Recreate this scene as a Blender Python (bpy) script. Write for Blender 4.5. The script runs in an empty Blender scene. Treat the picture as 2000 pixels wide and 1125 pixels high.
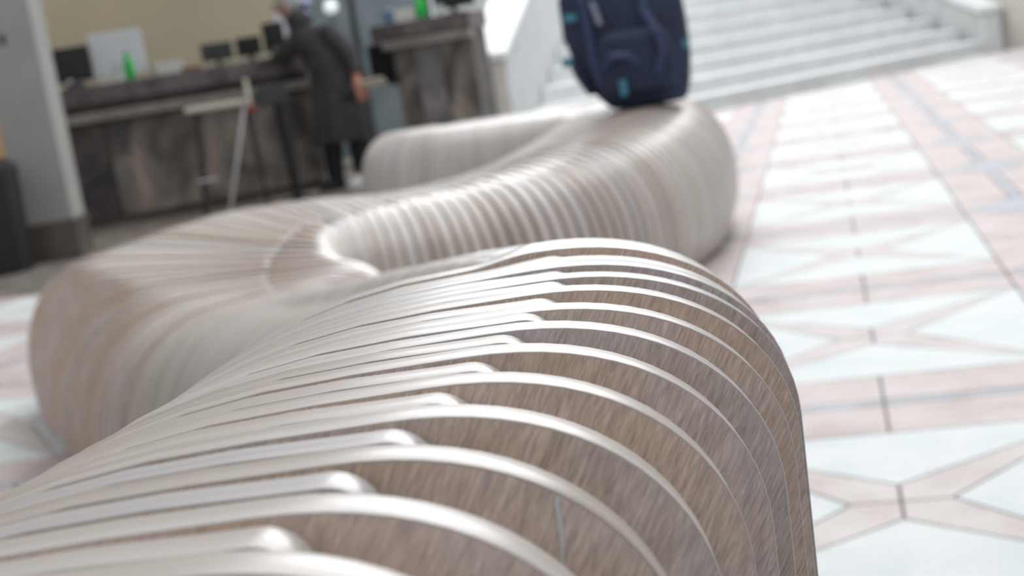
import bpy, bmesh, math, random
import numpy as np
from mathutils import Vector, Matrix
random.seed(7); rng = np.random.RandomState(5)
sc = bpy.context.scene
C = sc.collection
PI = math.pi
def R(d): return math.radians(d)

# ------------------------------------------------------------------ camera
EYE = Vector((0, 0, 0.85)); PITCH = R(9.424); ROLL = R(9.0524)
fwd = Vector((0, math.cos(PITCH), -math.sin(PITCH)))
r0 = Vector((1, 0, 0)); u0 = r0.cross(fwd)
ri = r0 * math.cos(ROLL) - u0 * math.sin(ROLL)
up = u0 * math.cos(ROLL) + r0 * math.sin(ROLL)
cam_d = bpy.data.cameras.new('camera'); cam = bpy.data.objects.new('camera', cam_d); C.objects.link(cam)
m = Matrix((ri, up, -fwd)).transposed().to_4x4(); m.translation = EYE
cam.matrix_world = m
cam_d.sensor_width = 36; cam_d.lens = 50; cam_d.clip_start = 0.02; cam_d.clip_end = 200
cam_d.dof.use_dof = True; cam_d.dof.focus_distance = 0.60; cam_d.dof.aperture_fstop = 11
sc.camera = cam
sc.view_settings.view_transform = 'Standard'; sc.view_settings.look = 'None'
sc.view_settings.exposure = 0.0; sc.view_settings.gamma = 1.0
sc.view_settings.use_curve_mapping = False

# ------------------------------------------------------------------ world and large lights
w = bpy.data.worlds.new('world'); sc.world = w; w.use_nodes = True
bg = w.node_tree.nodes['Background']; bg.inputs[0].default_value = (0.90, 0.94, 1.0, 1); bg.inputs[1].default_value = 0.57
def area(name, loc, target, sx, sy, power, col):
    d = bpy.data.lights.new(name, 'AREA'); d.shape = 'RECTANGLE'; d.size = sx; d.size_y = sy
    d.energy = power; d.color = col
    o = bpy.data.objects.new(name, d); C.objects.link(o); o.location = loc
    o.rotation_euler = (Vector(target) - Vector(loc)).to_track_quat('-Z', 'Y').to_euler()
    return o
area('skylight', (2.4, 10.0, 8.0), (2.0, 8.6, 0), 8, 12, 880, (0.95, 0.97, 1.0))
area('skylight_near', (1.6, 2.6, 4.4), (0.2, 1.6, 0), 3.0, 2.4, 70, (0.98, 0.98, 1.0))
area('window_over_stairs', (2.6, 17.0, 6.2), (0.4, 3.0, 0.3), 8.0, 3.6, 560, (0.97, 0.98, 1.0))
area('back_wall_fill', (-4.2, 12.3, 3.5), (-4.0, 13.0, 0), 4.5, 1.6, 55, (1.0, 0.95, 0.82))  # added unseen fill, brightens the back wall below the ceiling

# ------------------------------------------------------------------ materials
def mat(name, col, rough=0.6, spec=0.5, metal=0.0, var=None, scale=8, stretch=(1, 1, 1), detail=4, bump=0.0, contrast=(0.3, 0.7), coat=0.0, distort=0.0):
    mt = bpy.data.materials.new(name); mt.use_nodes = True
    nt = mt.node_tree; b = nt.nodes['Principled BSDF']
    b.inputs['Base Color'].default_value = (*col, 1); b.inputs['Roughness'].default_value = rough
    b.inputs['Specular IOR Level'].default_value = spec; b.inputs['Metallic'].default_value = metal
    b.inputs['Coat Weight'].default_value = coat
    if var is not None:
        tc = nt.nodes.new('ShaderNodeTexCoord'); mp = nt.nodes.new('ShaderNodeMapping'); mp.inputs['Scale'].default_value = stretch
        nz = nt.nodes.new('ShaderNodeTexNoise'); nz.inputs['Scale'].default_value = scale; nz.inputs['Detail'].default_value = detail
        nz.inputs['Distortion'].default_value = distort
        rp = nt.nodes.new('ShaderNodeValToRGB')
        rp.color_ramp.elements[0].position = contrast[0]; rp.color_ramp.elements[1].position = contrast[1]
        rp.color_ramp.elements[0].color = (*col, 1); rp.color_ramp.elements[1].color = (*var, 1)
        nt.links.new(tc.outputs['Object'], mp.inputs[0]); nt.links.new(mp.outputs[0], nz.inputs['Vector'])
        nt.links.new(nz.outputs[0], rp.inputs[0]); nt.links.new(rp.outputs[0], b.inputs['Base Color'])
        if bump:
            bp = nt.nodes.new('ShaderNodeBump'); bp.inputs['Strength'].default_value = bump; bp.inputs['Distance'].default_value = 0.01
            nt.links.new(nz.outputs[0], bp.inputs['Height']); nt.links.new(bp.outputs[0], b.inputs['Normal'])
    return mt

def wood_face():
    mt = bpy.data.materials.new('plywood_face'); mt.use_nodes = True; nt = mt.node_tree; N = nt.nodes; L = nt.links
    b = N['Principled BSDF']; b.inputs['Roughness'].default_value = 0.55; b.inputs['Specular IOR Level'].default_value = 0.35
    tc = N.new('ShaderNodeTexCoord'); oi = N.new('ShaderNodeObjectInfo')
    off = N.new('ShaderNodeVectorMath'); off.operation = 'SCALE'; off.inputs[0].default_value = (7, 3, 11); L.new(oi.outputs['Random'], off.inputs['Scale'])
    ad = N.new('ShaderNodeVectorMath'); ad.operation = 'ADD'; L.new(tc.outputs['Object'], ad.inputs[0]); L.new(off.outputs[0], ad.inputs[1])
    # large blotches
    n1 = N.new('ShaderNodeTexNoise'); n1.inputs['Scale'].default_value = 13; n1.inputs['Detail'].default_value = 4; L.new(ad.outputs[0], n1.inputs['Vector'])
    r1 = N.new('ShaderNodeValToRGB'); e = r1.color_ramp.elements
    e[0].position = 0.32; e[0].color = (0.48, 0.41, 0.345, 1); e[1].position = 0.70; e[1].color = (0.52, 0.49, 0.495, 1)
    L.new(n1.outputs[0], r1.inputs[0])
    # fine slanting grain
    rt = N.new('ShaderNodeMapping'); rt.inputs['Rotation'].default_value = (0, R(-30), 0); L.new(ad.outputs[0], rt.inputs[0])
    mp = N.new('ShaderNodeMapping'); mp.inputs['Scale'].default_value = (850, 60, 95)
    L.new(rt.outputs[0], mp.inputs[0])
    n2 = N.new('ShaderNodeTexNoise'); n2.inputs['Scale'].default_value = 1.0; n2.inputs['Detail'].default_value = 5; n2.inputs['Roughness'].default_value = 0.65; n2.inputs['Distortion'].default_value = 0.4
    L.new(mp.outputs[0], n2.inputs['Vector'])
    r2 = N.new('ShaderNodeValToRGB'); e = r2.color_ramp.elements
    e[0].position = 0.30; e[0].color = (0.66, 0.64, 0.63, 1); e[1].position = 0.68; e[1].color = (1.32, 1.30, 1.27, 1)
    L.new(n2.outputs[0], r2.inputs[0])
    mx = N.new('ShaderNodeMix'); mx.data_type = 'RGBA'; mx.blend_type = 'MULTIPLY'; mx.inputs[0].default_value = 1
    L.new(r1.outputs[0], mx.inputs[6]); L.new(r2.outputs[0], mx.inputs[7])
    # each slat has its own tone
    r3 = N.new('ShaderNodeValToRGB'); e = r3.color_ramp.elements
    e[0].position = 0; e[0].color = (1.12, 1.0, 0.88, 1); e[1].position = 1; e[1].color = (0.98, 1.0, 1.05, 1)
    x = e.new(0.5); x.color = (1.25, 1.13, 1.05, 1)
    L.new(oi.outputs['Random'], r3.inputs[0])
    m2 = N.new('ShaderNodeMix'); m2.data_type = 'RGBA'; m2.blend_type = 'MULTIPLY'; m2.inputs[0].default_value = 1
    L.new(mx.outputs[2], m2.inputs[6]); L.new(r3.outputs[0], m2.inputs[7]); L.new(m2.outputs[2], b.inputs['Base Color'])
    bp = N.new('ShaderNodeBump'); bp.inputs['Strength'].default_value = 0.35; bp.inputs['Distance'].default_value = 0.0012
    L.new(n2.outputs[0], bp.inputs['Height']); L.new(bp.outputs[0], b.inputs['Normal'])
    return mt

def wood_edge():
    mt = bpy.data.materials.new('plywood_edge'); mt.use_nodes = True; nt = mt.node_tree; N = nt.nodes; L = nt.links
    b = N['Principled BSDF']; b.inputs['Roughness'].default_value = 0.36; b.inputs['Specular IOR Level'].default_value = 0.8
    b.inputs['Coat Weight'].default_value = 0.22; b.inputs['Coat Roughness'].default_value = 0.30
    tc = N.new('ShaderNodeTexCoord'); oi = N.new('ShaderNodeObjectInfo')
    off = N.new('ShaderNodeVectorMath'); off.operation = 'SCALE'; off.inputs[0].default_value = (7, 0, 11); L.new(oi.outputs['Random'], off.inputs['Scale'])
    ad = N.new('ShaderNodeVectorMath'); ad.operation = 'ADD'; L.new(tc.outputs['Object'], ad.inputs[0]); L.new(off.outputs[0], ad.inputs[1])
    mp = N.new('ShaderNodeMapping'); mp.inputs['Scale'].default_value = (3, 420, 3); L.new(ad.outputs[0], mp.inputs[0])
    n1 = N.new('ShaderNodeTexNoise'); n1.inputs['Scale'].default_value = 1; n1.inputs['Detail'].default_value = 3; L.new(mp.outputs[0], n1.inputs['Vector'])
    r1 = N.new('ShaderNodeValToRGB'); e = r1.color_ramp.elements
    e[0].position = 0.28; e[0].color = (0.36, 0.32, 0.28, 1); e[1].position = 0.62; e[1].color = (0.50, 0.47, 0.44, 1)
    L.new(n1.outputs[0], r1.inputs[0])
    r3 = N.new('ShaderNodeValToRGB'); e = r3.color_ramp.elements
    e[0].position = 0; e[0].color = (0.84, 0.77, 0.71, 1); e[1].position = 1; e[1].color = (0.86, 0.86, 0.92, 1)
    x = e.new(0.35); x.color = (1.06, 1.04, 1.02, 1)
    x = e.new(0.6); x.color = (0.99, 0.94, 0.89, 1)
    x = e.new(0.8); x.color = (1.12, 1.11, 1.10, 1)
    L.new(oi.outputs['Random'], r3.inputs[0])
    m2 = N.new('ShaderNodeMix'); m2.data_type = 'RGBA'; m2.blend_type = 'MULTIPLY'; m2.inputs[0].default_value = 1
    L.new(r1.outputs[0], m2.inputs[6]); L.new(r3.outputs[0], m2.inputs[7]); L.new(m2.outputs[2], b.inputs['Base Color'])
    return mt
M_FACE = wood_face(); M_EDGE = wood_edge()
def terrazzo(name, a, b_, c, rough=0.6):
    mt = bpy.data.materials.new(name); mt.use_nodes = True; nt = mt.node_tree; N = nt.nodes; L = nt.links
    b = N['Principled BSDF']; b.inputs['Roughness'].default_value = rough; b.inputs['Specular IOR Level'].default_value = 0.25
    tc = N.new('ShaderNodeTexCoord')
    n1 = N.new('ShaderNodeTexNoise'); n1.inputs['Scale'].default_value = 110; n1.inputs['Detail'].default_value = 4; L.new(tc.outputs['Object'], n1.inputs['Vector'])
    n2 = N.new('ShaderNodeTexNoise'); n2.inputs['Scale'].default_value = 7; n2.inputs['Detail'].default_value = 3; L.new(tc.outputs['Object'], n2.inputs['Vector'])
    r = N.new('ShaderNodeValToRGB'); e = r.color_ramp.elements
    e[0].position = 0.34; e[0].color = (*a, 1); e[1].position = 0.66; e[1].color = (*c, 1); x = e.new(0.5); x.color = (*b_, 1)
    s = N.new('ShaderNodeMath'); s.operation = 'MULTIPLY_ADD'; s.inputs[1].default_value = 0.45; L.new(n1.outputs[0], s.inputs[0])
    t = N.new('ShaderNodeMath'); t.operation = 'MULTIPLY'; t.inputs[1].default_value = 0.55; L.new(n2.outputs[0], t.inputs[0]); L.new(t.outputs[0], s.inputs[2])
    L.new(s.outputs[0], r.inputs[0]); L.new(r.outputs[0], b.inputs['Base Color'])
    return mt
M_PALE = terrazzo('pale_green_marble', (0.52, 0.56, 0.545), (0.59, 0.615, 0.60), (0.64, 0.65, 0.635))
M_PINK = terrazzo('pink_granite', (0.41, 0.33, 0.31), (0.51, 0.44, 0.42), (0.575, 0.52, 0.50))
M_BEIGE = terrazzo('beige_pink_granite', (0.45, 0.39, 0.365), (0.54, 0.49, 0.465), (0.60, 0.55, 0.525))
M_GREYST = terrazzo('grey_granite', (0.28, 0.29, 0.31), (0.40, 0.41, 0.43), (0.50, 0.51, 0.53))
M_REFLST = terrazzo('floor_counter_reflection', (0.09, 0.075, 0.065), (0.17, 0.145, 0.125), (0.25, 0.225, 0.20))  # brown tone stands in for the dark counters mirrored in the floor
M_GROUT = mat('dark_joint', (0.30, 0.28, 0.27), 0.9)
M_WHITEM = mat('white_marble', (0.60, 0.62, 0.61), 0.5, var=(0.70, 0.715, 0.71), scale=5)
M_PANELM = mat('white_marble_shaded', (0.44, 0.455, 0.45), 0.6, var=(0.52, 0.53, 0.525), scale=5)  # white marble with shade worked into its colour, to set panels off from coping
M_CREAMM = mat('cream_marble', (0.50, 0.465, 0.41), 0.5, var=(0.58, 0.545, 0.49), scale=4)
M_COUNTER = mat('brown_grey_marble', (0.06, 0.052, 0.048), 0.35, var=(0.30, 0.25, 0.21), scale=3.2, detail=8, distort=1.2, stretch=(1, 1, 0.6), contrast=(0.35, 0.72))
M_COUNTER2 = mat('dark_brown_marble', (0.022, 0.020, 0.021), 0.35, var=(0.12, 0.09, 0.075), scale=3.5, detail=8, distort=1.5, contrast=(0.38, 0.75))
M_SLABTOP = mat('dark_marble_top', (0.055, 0.045, 0.045), 0.25, var=(0.15, 0.12, 0.115), scale=9, detail=8, contrast=(0.35, 0.7))
M_STRIP = mat('pale_stone_strip', (0.17, 0.155, 0.135), 0.5, var=(0.24, 0.22, 0.20), scale=7)
M_WALL = mat('olive_beige_plaster', (0.44, 0.42, 0.33), 0.85, var=(0.52, 0.47, 0.36), scale=1.2)
M_COL = mat('grey_stone_column', (0.29, 0.29, 0.275), 0.7, var=(0.34, 0.335, 0.31), scale=3)
M_PLINTH = mat('dark_brown_stone', (0.075, 0.058, 0.05), 0.4, var=(0.12, 0.10, 0.085), scale=6)
M_BLACK = mat('black_plastic', (0.010, 0.011, 0.012), 0.4)
M_DGREY = mat('dark_grey_plastic', (0.035, 0.037, 0.038), 0.5)
M_SCREEN = mat('dark_screen', (0.03, 0.035, 0.04), 0.15)
M_WHITEP = mat('white_plastic', (0.62, 0.64, 0.66), 0.4)
M_GREEN = mat('green_plastic', (0.01, 0.42, 0.05), 0.4)
M_PAPER = mat('paper', (0.65, 0.66, 0.60), 0.8)
M_RED = mat('red_paint', (0.30, 0.02, 0.02), 0.4)
M_CREAMW = mat('pale_cream_wood', (0.50, 0.46, 0.36), 0.5, var=(0.56, 0.52, 0.43), scale=10)
M_CHROME = mat('brushed_metal', (0.55, 0.56, 0.57), 0.3, metal=0.9)
M_ORANGE = mat('orange_panel', (0.75, 0.42, 0.22), 0.6)
M_COAT = mat('dark_grey_wool', (0.026, 0.024, 0.026), 0.9, var=(0.048, 0.045, 0.048), scale=14)
M_TROUS = mat('black_cloth', (0.010, 0.010, 0.012), 0.9)
M_SKIN = mat('skin', (0.52, 0.22, 0.15), 0.6)
M_HAIR = mat('grey_hair', (0.22, 0.25, 0.24), 0.8, var=(0.34, 0.37, 0.36), scale=30)
M_SHOE = mat('white_leather', (0.6, 0.6, 0.6), 0.5)
M_LILAC = mat('lilac_cloth', (0.36, 0.38, 0.62), 0.8)
M_GLASSB = mat('blue_grey_glass', (0.16, 0.21, 0.23), 0.25, var=(0.26, 0.31, 0.33), scale=2.5, detail=2)
M_NAVY = mat('navy_fabric', (0.008, 0.013, 0.035), 0.7, var=(0.016, 0.028, 0.07), scale=9, bump=0.4)
M_NAVY2 = mat('blue_webbing', (0.02, 0.038, 0.10), 0.6)
M_CYAN = mat('teal_trim', (0.05, 0.22, 0.30), 0.5)
M_GSTRAP = mat('grey_webbing', (0.22, 0.24, 0.30), 0.6)

# ------------------------------------------------------------------ helpers
def link(name, mesh, mats, parent=None, label=None, cat=None, group=None, kind=None, loc=None, rotz=None):
    o = bpy.data.objects.new(name, mesh); C.objects.link(o)
    for x in (mats if isinstance(mats, (list, tuple)) else [mats]):
        if x.name not in [q.name for q in mesh.materials if q]: mesh.materials.append(x)
    if parent: o.parent = parent
    if label: o['label'] = label
    if cat: o['category'] = cat
    if group: o['group'] = group
    if kind: o['kind'] = kind
    if loc is not None: o.location = loc
    if rotz is not None: o.rotation_euler = (0, 0, rotz)
    return o
def empty(name, loc, rotz=0, label=None, cat=None, group=None, kind=None):
    o = bpy.data.objects.new(name, None); C.objects.link(o); o.location = loc; o.rotation_euler = (0, 0, rotz)
    o.empty_display_size = 0.1
    for k, v in (('label', label), ('category', cat), ('group', group), ('kind', kind)):
        if v: o[k] = v
    return o
def finish(bm, name, smooth=False):
    bmesh.ops.recalc_face_normals(bm, faces=bm.faces)
    me = bpy.data.meshes.new(name); bm.to_mesh(me); bm.free()
    if smooth:
        for p in me.polygons: p.use_smooth = True
        try: me.set_sharp_from_angle(angle=R(38))
        except Exception: pass
    return me
def add_box(bm, x0, x1, y0, y1, z0, z1, bev=0.0, M=None):
    r = bmesh.ops.create_cube(bm, size=1.0)
    vs = r['verts']
    for v in vs:
        v.co = Vector(((x0 + x1) / 2 + v.co.x * (x1 - x0), (y0 + y1) / 2 + v.co.y * (y1 - y0), (z0 + z1) / 2 + v.co.z * (z1 - z0)))
    if bev:
        es = list({e for v in vs for e in v.link_edges})
        rr = bmesh.ops.bevel(bm, geom=es, offset=bev, segments=2, affect='EDGES', profile=0.5)
        vs = list({v for f in rr['faces'] for v in f.verts} | {v for v in vs if v.is_valid})
    if M is not None:
        for v in vs: v.co = M @ v.co
    return vs
def box(name, x0, x1, y0, y1, z0, z1, mt, parent=None, bev=0.004, **k):
    bm = bmesh.new(); add_box(bm, x0, x1, y0, y1, z0, z1, bev)
    return link(name, finish(bm, name), mt, parent, **k)
def prism(name, poly, z0, z1, mt, parent=None, bev=0.0, **k):
    bm = bmesh.new()
    vs = [bm.verts.new((x, y, z0)) for x, y in poly]; f = bm.faces.new(vs)
    r = bmesh.ops.extrude_face_region(bm, geom=[f])
    for v in r['geom']:
        if isinstance(v, bmesh.types.BMVert): v.co.z = z1
    if bev: bmesh.ops.bevel(bm, geom=list(bm.edges), offset=bev, segments=1, affect='EDGES')
    return link(name, finish(bm, name), mt, parent, **k)
def add_tube(bm, pts, rad, seg=10, cap=True):
    pts = [Vector(p) for p in pts]; rad = rad if isinstance(rad, (list, tuple)) else [rad] * len(pts)
    rings = []
    for i, p in enumerate(pts):
        d = (pts[min(i + 1, len(pts) - 1)] - pts[max(i - 1, 0)]).normalized()
        a = d.cross(Vector((0, 0, 1))) if abs(d.z) < 0.95 else d.cross(Vector((1, 0, 0)))
        a.normalize(); b = d.cross(a)
        rings.append([bm.verts.new(p + (a * math.cos(t) + b * math.sin(t)) * rad[i]) for t in [2 * PI * k / seg for k in range(seg)]])
    for q, s in zip(rings[:-1], rings[1:]):
        for k in range(seg): bm.faces.new((q[k], q[(k + 1) % seg], s[(k + 1) % seg], s[k]))
    if cap:
        bm.faces.new(rings[0]); bm.faces.new(rings[-1])
def tube(name, pts, rad, mt, parent=None, seg=10, **k):
    bm = bmesh.new(); add_tube(bm, pts, rad, seg); return link(name, finish(bm, name, True), mt, parent, **k)
def loft(rings_in, seg=20, power=2.0):
    """rings: (cx, cy, cz, rx, ry) with optional rotation about z"""
    bm = bmesh.new(); rings = []
    for rg in rings_in:
        cx, cy, cz, rx, ry = rg[:5]; a0 = rg[5] if len(rg) > 5 else 0
        ring = []
        for k in range(seg):
            t = 2 * PI * k / seg; c, s = math.cos(t), math.sin(t)
            x = rx * math.copysign(abs(c) ** (2 / power), c); y = ry * math.copysign(abs(s) ** (2 / power), s)
            ring.append(bm.verts.new((cx + x * math.cos(a0) - y * math.sin(a0), cy + x * math.sin(a0) + y * math.cos(a0), cz)))
        rings.append(ring)
    for q, s in zip(rings[:-1], rings[1:]):
        for k in range(seg): bm.faces.new((q[k], q[(k + 1) % seg], s[(k + 1) % seg], s[k]))
    bm.faces.new(rings[0]); bm.faces.new(rings[-1])
    return bm

# ------------------------------------------------------------------ setting: floor of inlaid stone
AZ = R(13.402)
ga = np.array([math.cos(AZ), -math.sin(AZ)]); gb = np.array([math.sin(AZ), math.cos(AZ)])
floor = empty('floor', (0, 0, 0), -AZ, kind='structure')   # local x = across, y = along the paving grid
box('floor_bed', -16, 16, -4, 34, -0.12, -0.012, M_GROUT, floor, bev=0, kind='structure')
A0, B0, PER, HS = 0.045, 2.38, 1.24, 0.40
tiles = []
def inset(poly, d):
    n = len(poly); P = [np.array(p, float) for p in poly]
    ar = sum(P[i][0] * P[(i + 1) % n][1] - P[(i + 1) % n][0] * P[i][1] for i in range(n))
    if ar < 0: P = P[::-1]
    out = []
    for i in range(n):
        a, b, c = P[i - 1], P[i], P[(i + 1) % n]
        e1 = (b - a) / np.linalg.norm(b - a); e2 = (c - b) / np.linalg.norm(c - b)
        n1 = np.array([-e1[1], e1[0]]); n2 = np.array([-e2[1], e2[0]])
        k = n1 + n2; k = k / max(0.25, np.dot(k, n1)); kl = np.linalg.norm(k)
        if kl > 3: k = k / kl * 3
        out.append(b + k * d)
    return out
def cell(a, b):
    out = []
    h = HS; nt = 0.085
    cor = [(a + h, b + h), (a - h, b + h), (a - h, b - h), (a + h, b - h)]
    not_ = [(a, b + nt), (a - nt, b), (a, b - nt), (a + nt, b)]      # N W S E
    cc = (a, b)
    tri = [((not_[0]), cor[0], cor[1]), (not_[1], cor[1], cor[2]), (not_[2], cor[2], cor[3]), (not_[3], cor[3], cor[0])]
    for t in tri: out.append((t, M_PALE))
    kite = [(cc, not_[3], cor[0], not_[0]), (cc, not_[0], cor[1], not_[1]), (cc, not_[1], cor[2], not_[2]), (cc, not_[2], cor[3], not_[3])]
    for k in kite: out.append((k, M_BEIGE))
    g = (PER - 2 * HS) / 2; lw = 0.022
    # bands to the far side (along a) and to the right (along b), each two rows with a grey line between
    b0 = b + h; 
    for (x0, x1) in ((a - h, a), (a, a + h)):
        out.append((((x0, b0), (x1, b0), (x1, b0 + g - lw), (x0, b0 + g - lw)), M_PINK))
        out.append((((x0, b0 + g + lw), (x1, b0 + g + lw), (x1, b0 + 2 * g), (x0, b0 + 2 * g)), M_PINK))
        out.append((((x0, b0 + g - lw), (x1, b0 + g - lw), (x1, b0 + g + lw), (x0, b0 + g + lw)), M_GREYST))
    a0 = a + h
    for (y0, y1) in ((b - h, b), (b, b + h)):
        out.append((((a0, y0), (a0 + g - lw, y0), (a0 + g - lw, y1), (a0, y1)), M_PINK))
        out.append((((a0 + g + lw, y0), (a0 + 2 * g, y0), (a0 + 2 * g, y1), (a0 + g + lw, y1)), M_PINK))
        out.append((((a0 + g - lw, y0), (a0 + g + lw, y0), (a0 + g + lw, y1), (a0 + g - lw, y1)), M_GREYST))
    # crossing: pink corners and a grey diamond
    cx, cy = a0 + g, b0 + g
    dm = [(cx + g, cy), (cx, cy + g), (cx - g, cy), (cx, cy - g)]
    out.append((dm, M_GREYST))
    for i, (sx, sy) in enumerate(((1, 1), (-1, 1), (-1, -1), (1, -1))):
        out.append((((cx + sx * g, cy), (cx + sx * g, cy + sy * g), (cx, cy + sy * g)), M_PINK))
    return out
near_t, far_t = [], {}
def proj(P):
    d = Vector(P) - EYE; z = d.dot(fwd)
    if z < 0.1: return None
    return (1000 + 2777.8 * d.dot(ri) / z, 562.5 - 2777.8 * d.dot(up) / z, z)
for i in range(-9, 9):
    for j in range(-1, 18):
        for poly, mt in cell(A0 + i * PER, B0 + j * PER):
            c = np.mean(np.array(poly, float), 0); wp = c[0] * ga + c[1] * gb
            q = proj((wp[0], wp[1], 0))
            if q is None or q[0] < -1800 or q[0] > 3800 or q[1] > 6000 or q[1] < -200: continue
            hid = (300 < q[0] < 1300 and q[1] > 420) or (q[0] < 1450 and q[1] > 640 and q[0] > 250) or (130 < q[0] < 300 and q[1] > 560)
            if wp[1] > 7.3 and wp[0] < -0.55: mt = M_REFLST  # reflection of the dark counters coloured into these tiles
            ar = 0.5 * abs(sum(poly[k][0] * poly[(k + 1) % len(poly)][1] - poly[(k + 1) % len(poly)][0] * poly[k][1] for k in range(len(poly))))
            out = q[0] < -60 or q[0] > 2060 or q[1] > 1180 or q[1] < -60
            hid = hid or out
            size = ar * (2777.8 / q[2]) ** 2 * (0.85 / q[2]) * (0.02 if hid else 1.0)
            near_t.append((size, poly, mt))
near_t.sort(key=lambda t: -t[0])
def tile_mesh(bm, poly):
    P = inset(poly, 0.003)
    vs = [bm.verts.new((p[0], p[1], 0.0)) for p in P]; lo = [bm.verts.new((p[0], p[1], -0.012)) for p in P]
    bm.faces.new(vs); n = len(vs)
    for k in range(n): bm.faces.new((vs[k], lo[k], lo[(k + 1) % n], vs[(k + 1) % n]))
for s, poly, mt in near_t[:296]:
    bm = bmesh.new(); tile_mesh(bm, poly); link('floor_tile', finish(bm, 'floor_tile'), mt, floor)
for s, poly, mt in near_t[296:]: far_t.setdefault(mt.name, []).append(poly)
bm = bmesh.new(); mlist = [M_PALE, M_PINK, M_BEIGE, M_GREYST, M_REFLST]
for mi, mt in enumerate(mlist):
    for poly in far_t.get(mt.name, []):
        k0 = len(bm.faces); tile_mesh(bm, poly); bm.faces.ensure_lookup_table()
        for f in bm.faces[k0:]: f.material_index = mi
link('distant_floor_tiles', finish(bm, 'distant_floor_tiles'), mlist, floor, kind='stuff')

# ------------------------------------------------------------------ setting: walls behind, gallery ceiling
box('wall_back', -9.5, -1.78, 13.9, 14.1, 0, 4.2, M_WALL, bev=0, kind='structure')
box('wall_far', -0.35, 9.5, 19.0, 19.2, 0, 5.5, M_WHITEM, bev=0, kind='structure')
box('wall_side', -9.6, -9.5, 3.0, 14.1, 0, 4.2, M_WALL, bev=0, kind='structure')
box('ceiling', -9.6, -1.0, 9.6, 14.1, 3.6, 3.8, M_WALL, bev=0, kind='structure')
d1 = empty('door_1', (-1.1, 14.0, 0), 0, kind='structure')
box('glass_pane', -0.66, -0.02, -0.01, 0.01, 0.05, 3.0, M_GLASSB, d1, bev=0)
box('glass_pane', 0.02, 0.72, -0.01, 0.01, 0.05, 3.0, M_GLASSB, d1, bev=0)
for x in (-0.67, 0.0, 0.72): box('door_frame', x - 0.025, x + 0.025, -0.04, 0.04, 0, 3.05, M_DGREY, d1)

# column at the left
col = empty('stone_column', (-2.81, 9.06, 0), R(3), 'square grey stone column with a dark plinth beside the left counter', 'column', kind='structure')
box('shaft', -0.165, 0.165, -0.17, 0.17, 0.24, 3.6, M_COL, col, bev=0.008)
box('plinth', -0.18, 0.18, -0.185, 0.185, 0, 0.24, M_PLINTH, col, bev=0.006)
box('sign_plate', -0.045, -0.015, -0.178, -0.168, 1.36, 1.42, M_SCREEN, col, bev=0.001)

# ------------------------------------------------------------------ the slatted bench
TH = 0.0167                       # slat thickness
def pchip(x, y, xq):
    x = np.asarray(x, float); y = np.asarray(y, float); h = np.diff(x); d = np.diff(y) / h
    mm = np.zeros(len(x)); mm[0] = d[0]; mm[-1] = d[-1]
    for i in range(1, len(x) - 1):
        if d[i - 1] * d[i] > 0:
            w1 = 2 * h[i] + h[i - 1]; w2 = h[i] + 2 * h[i - 1]; mm[i] = (w1 + w2) / (w1 / d[i - 1] + w2 / d[i])
    k = int(np.clip(np.searchsorted(x, xq) - 1, 0, len(x) - 2)); s = (xq - x[k]) / h[k]
    return (2*s**3 - 3*s**2 + 1) * y[k] + (s**3 - 2*s**2 + s) * h[k] * mm[k] + (-2*s**3 + 3*s**2) * y[k + 1] + (s**3 - s**2) * h[k] * mm[k + 1]
# near part: plan position of the short-slat tips and turn of each slat, one row per long slat
NT = np.array([[-0.192, 0.849], [-0.153, 0.955], [-0.114, 1.062], [-0.077, 1.169], [-0.042, 1.275], [-0.010, 1.380], [0.019, 1.483], [0.044, 1.583], [0.064, 1.679], [0.079, 1.772]]) * 0.379
NA = [-4.2, -3.4, -2.6, -1.8, -1.2, -0.7, -0.5, -0.5, -0.5, -0.3]
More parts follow.
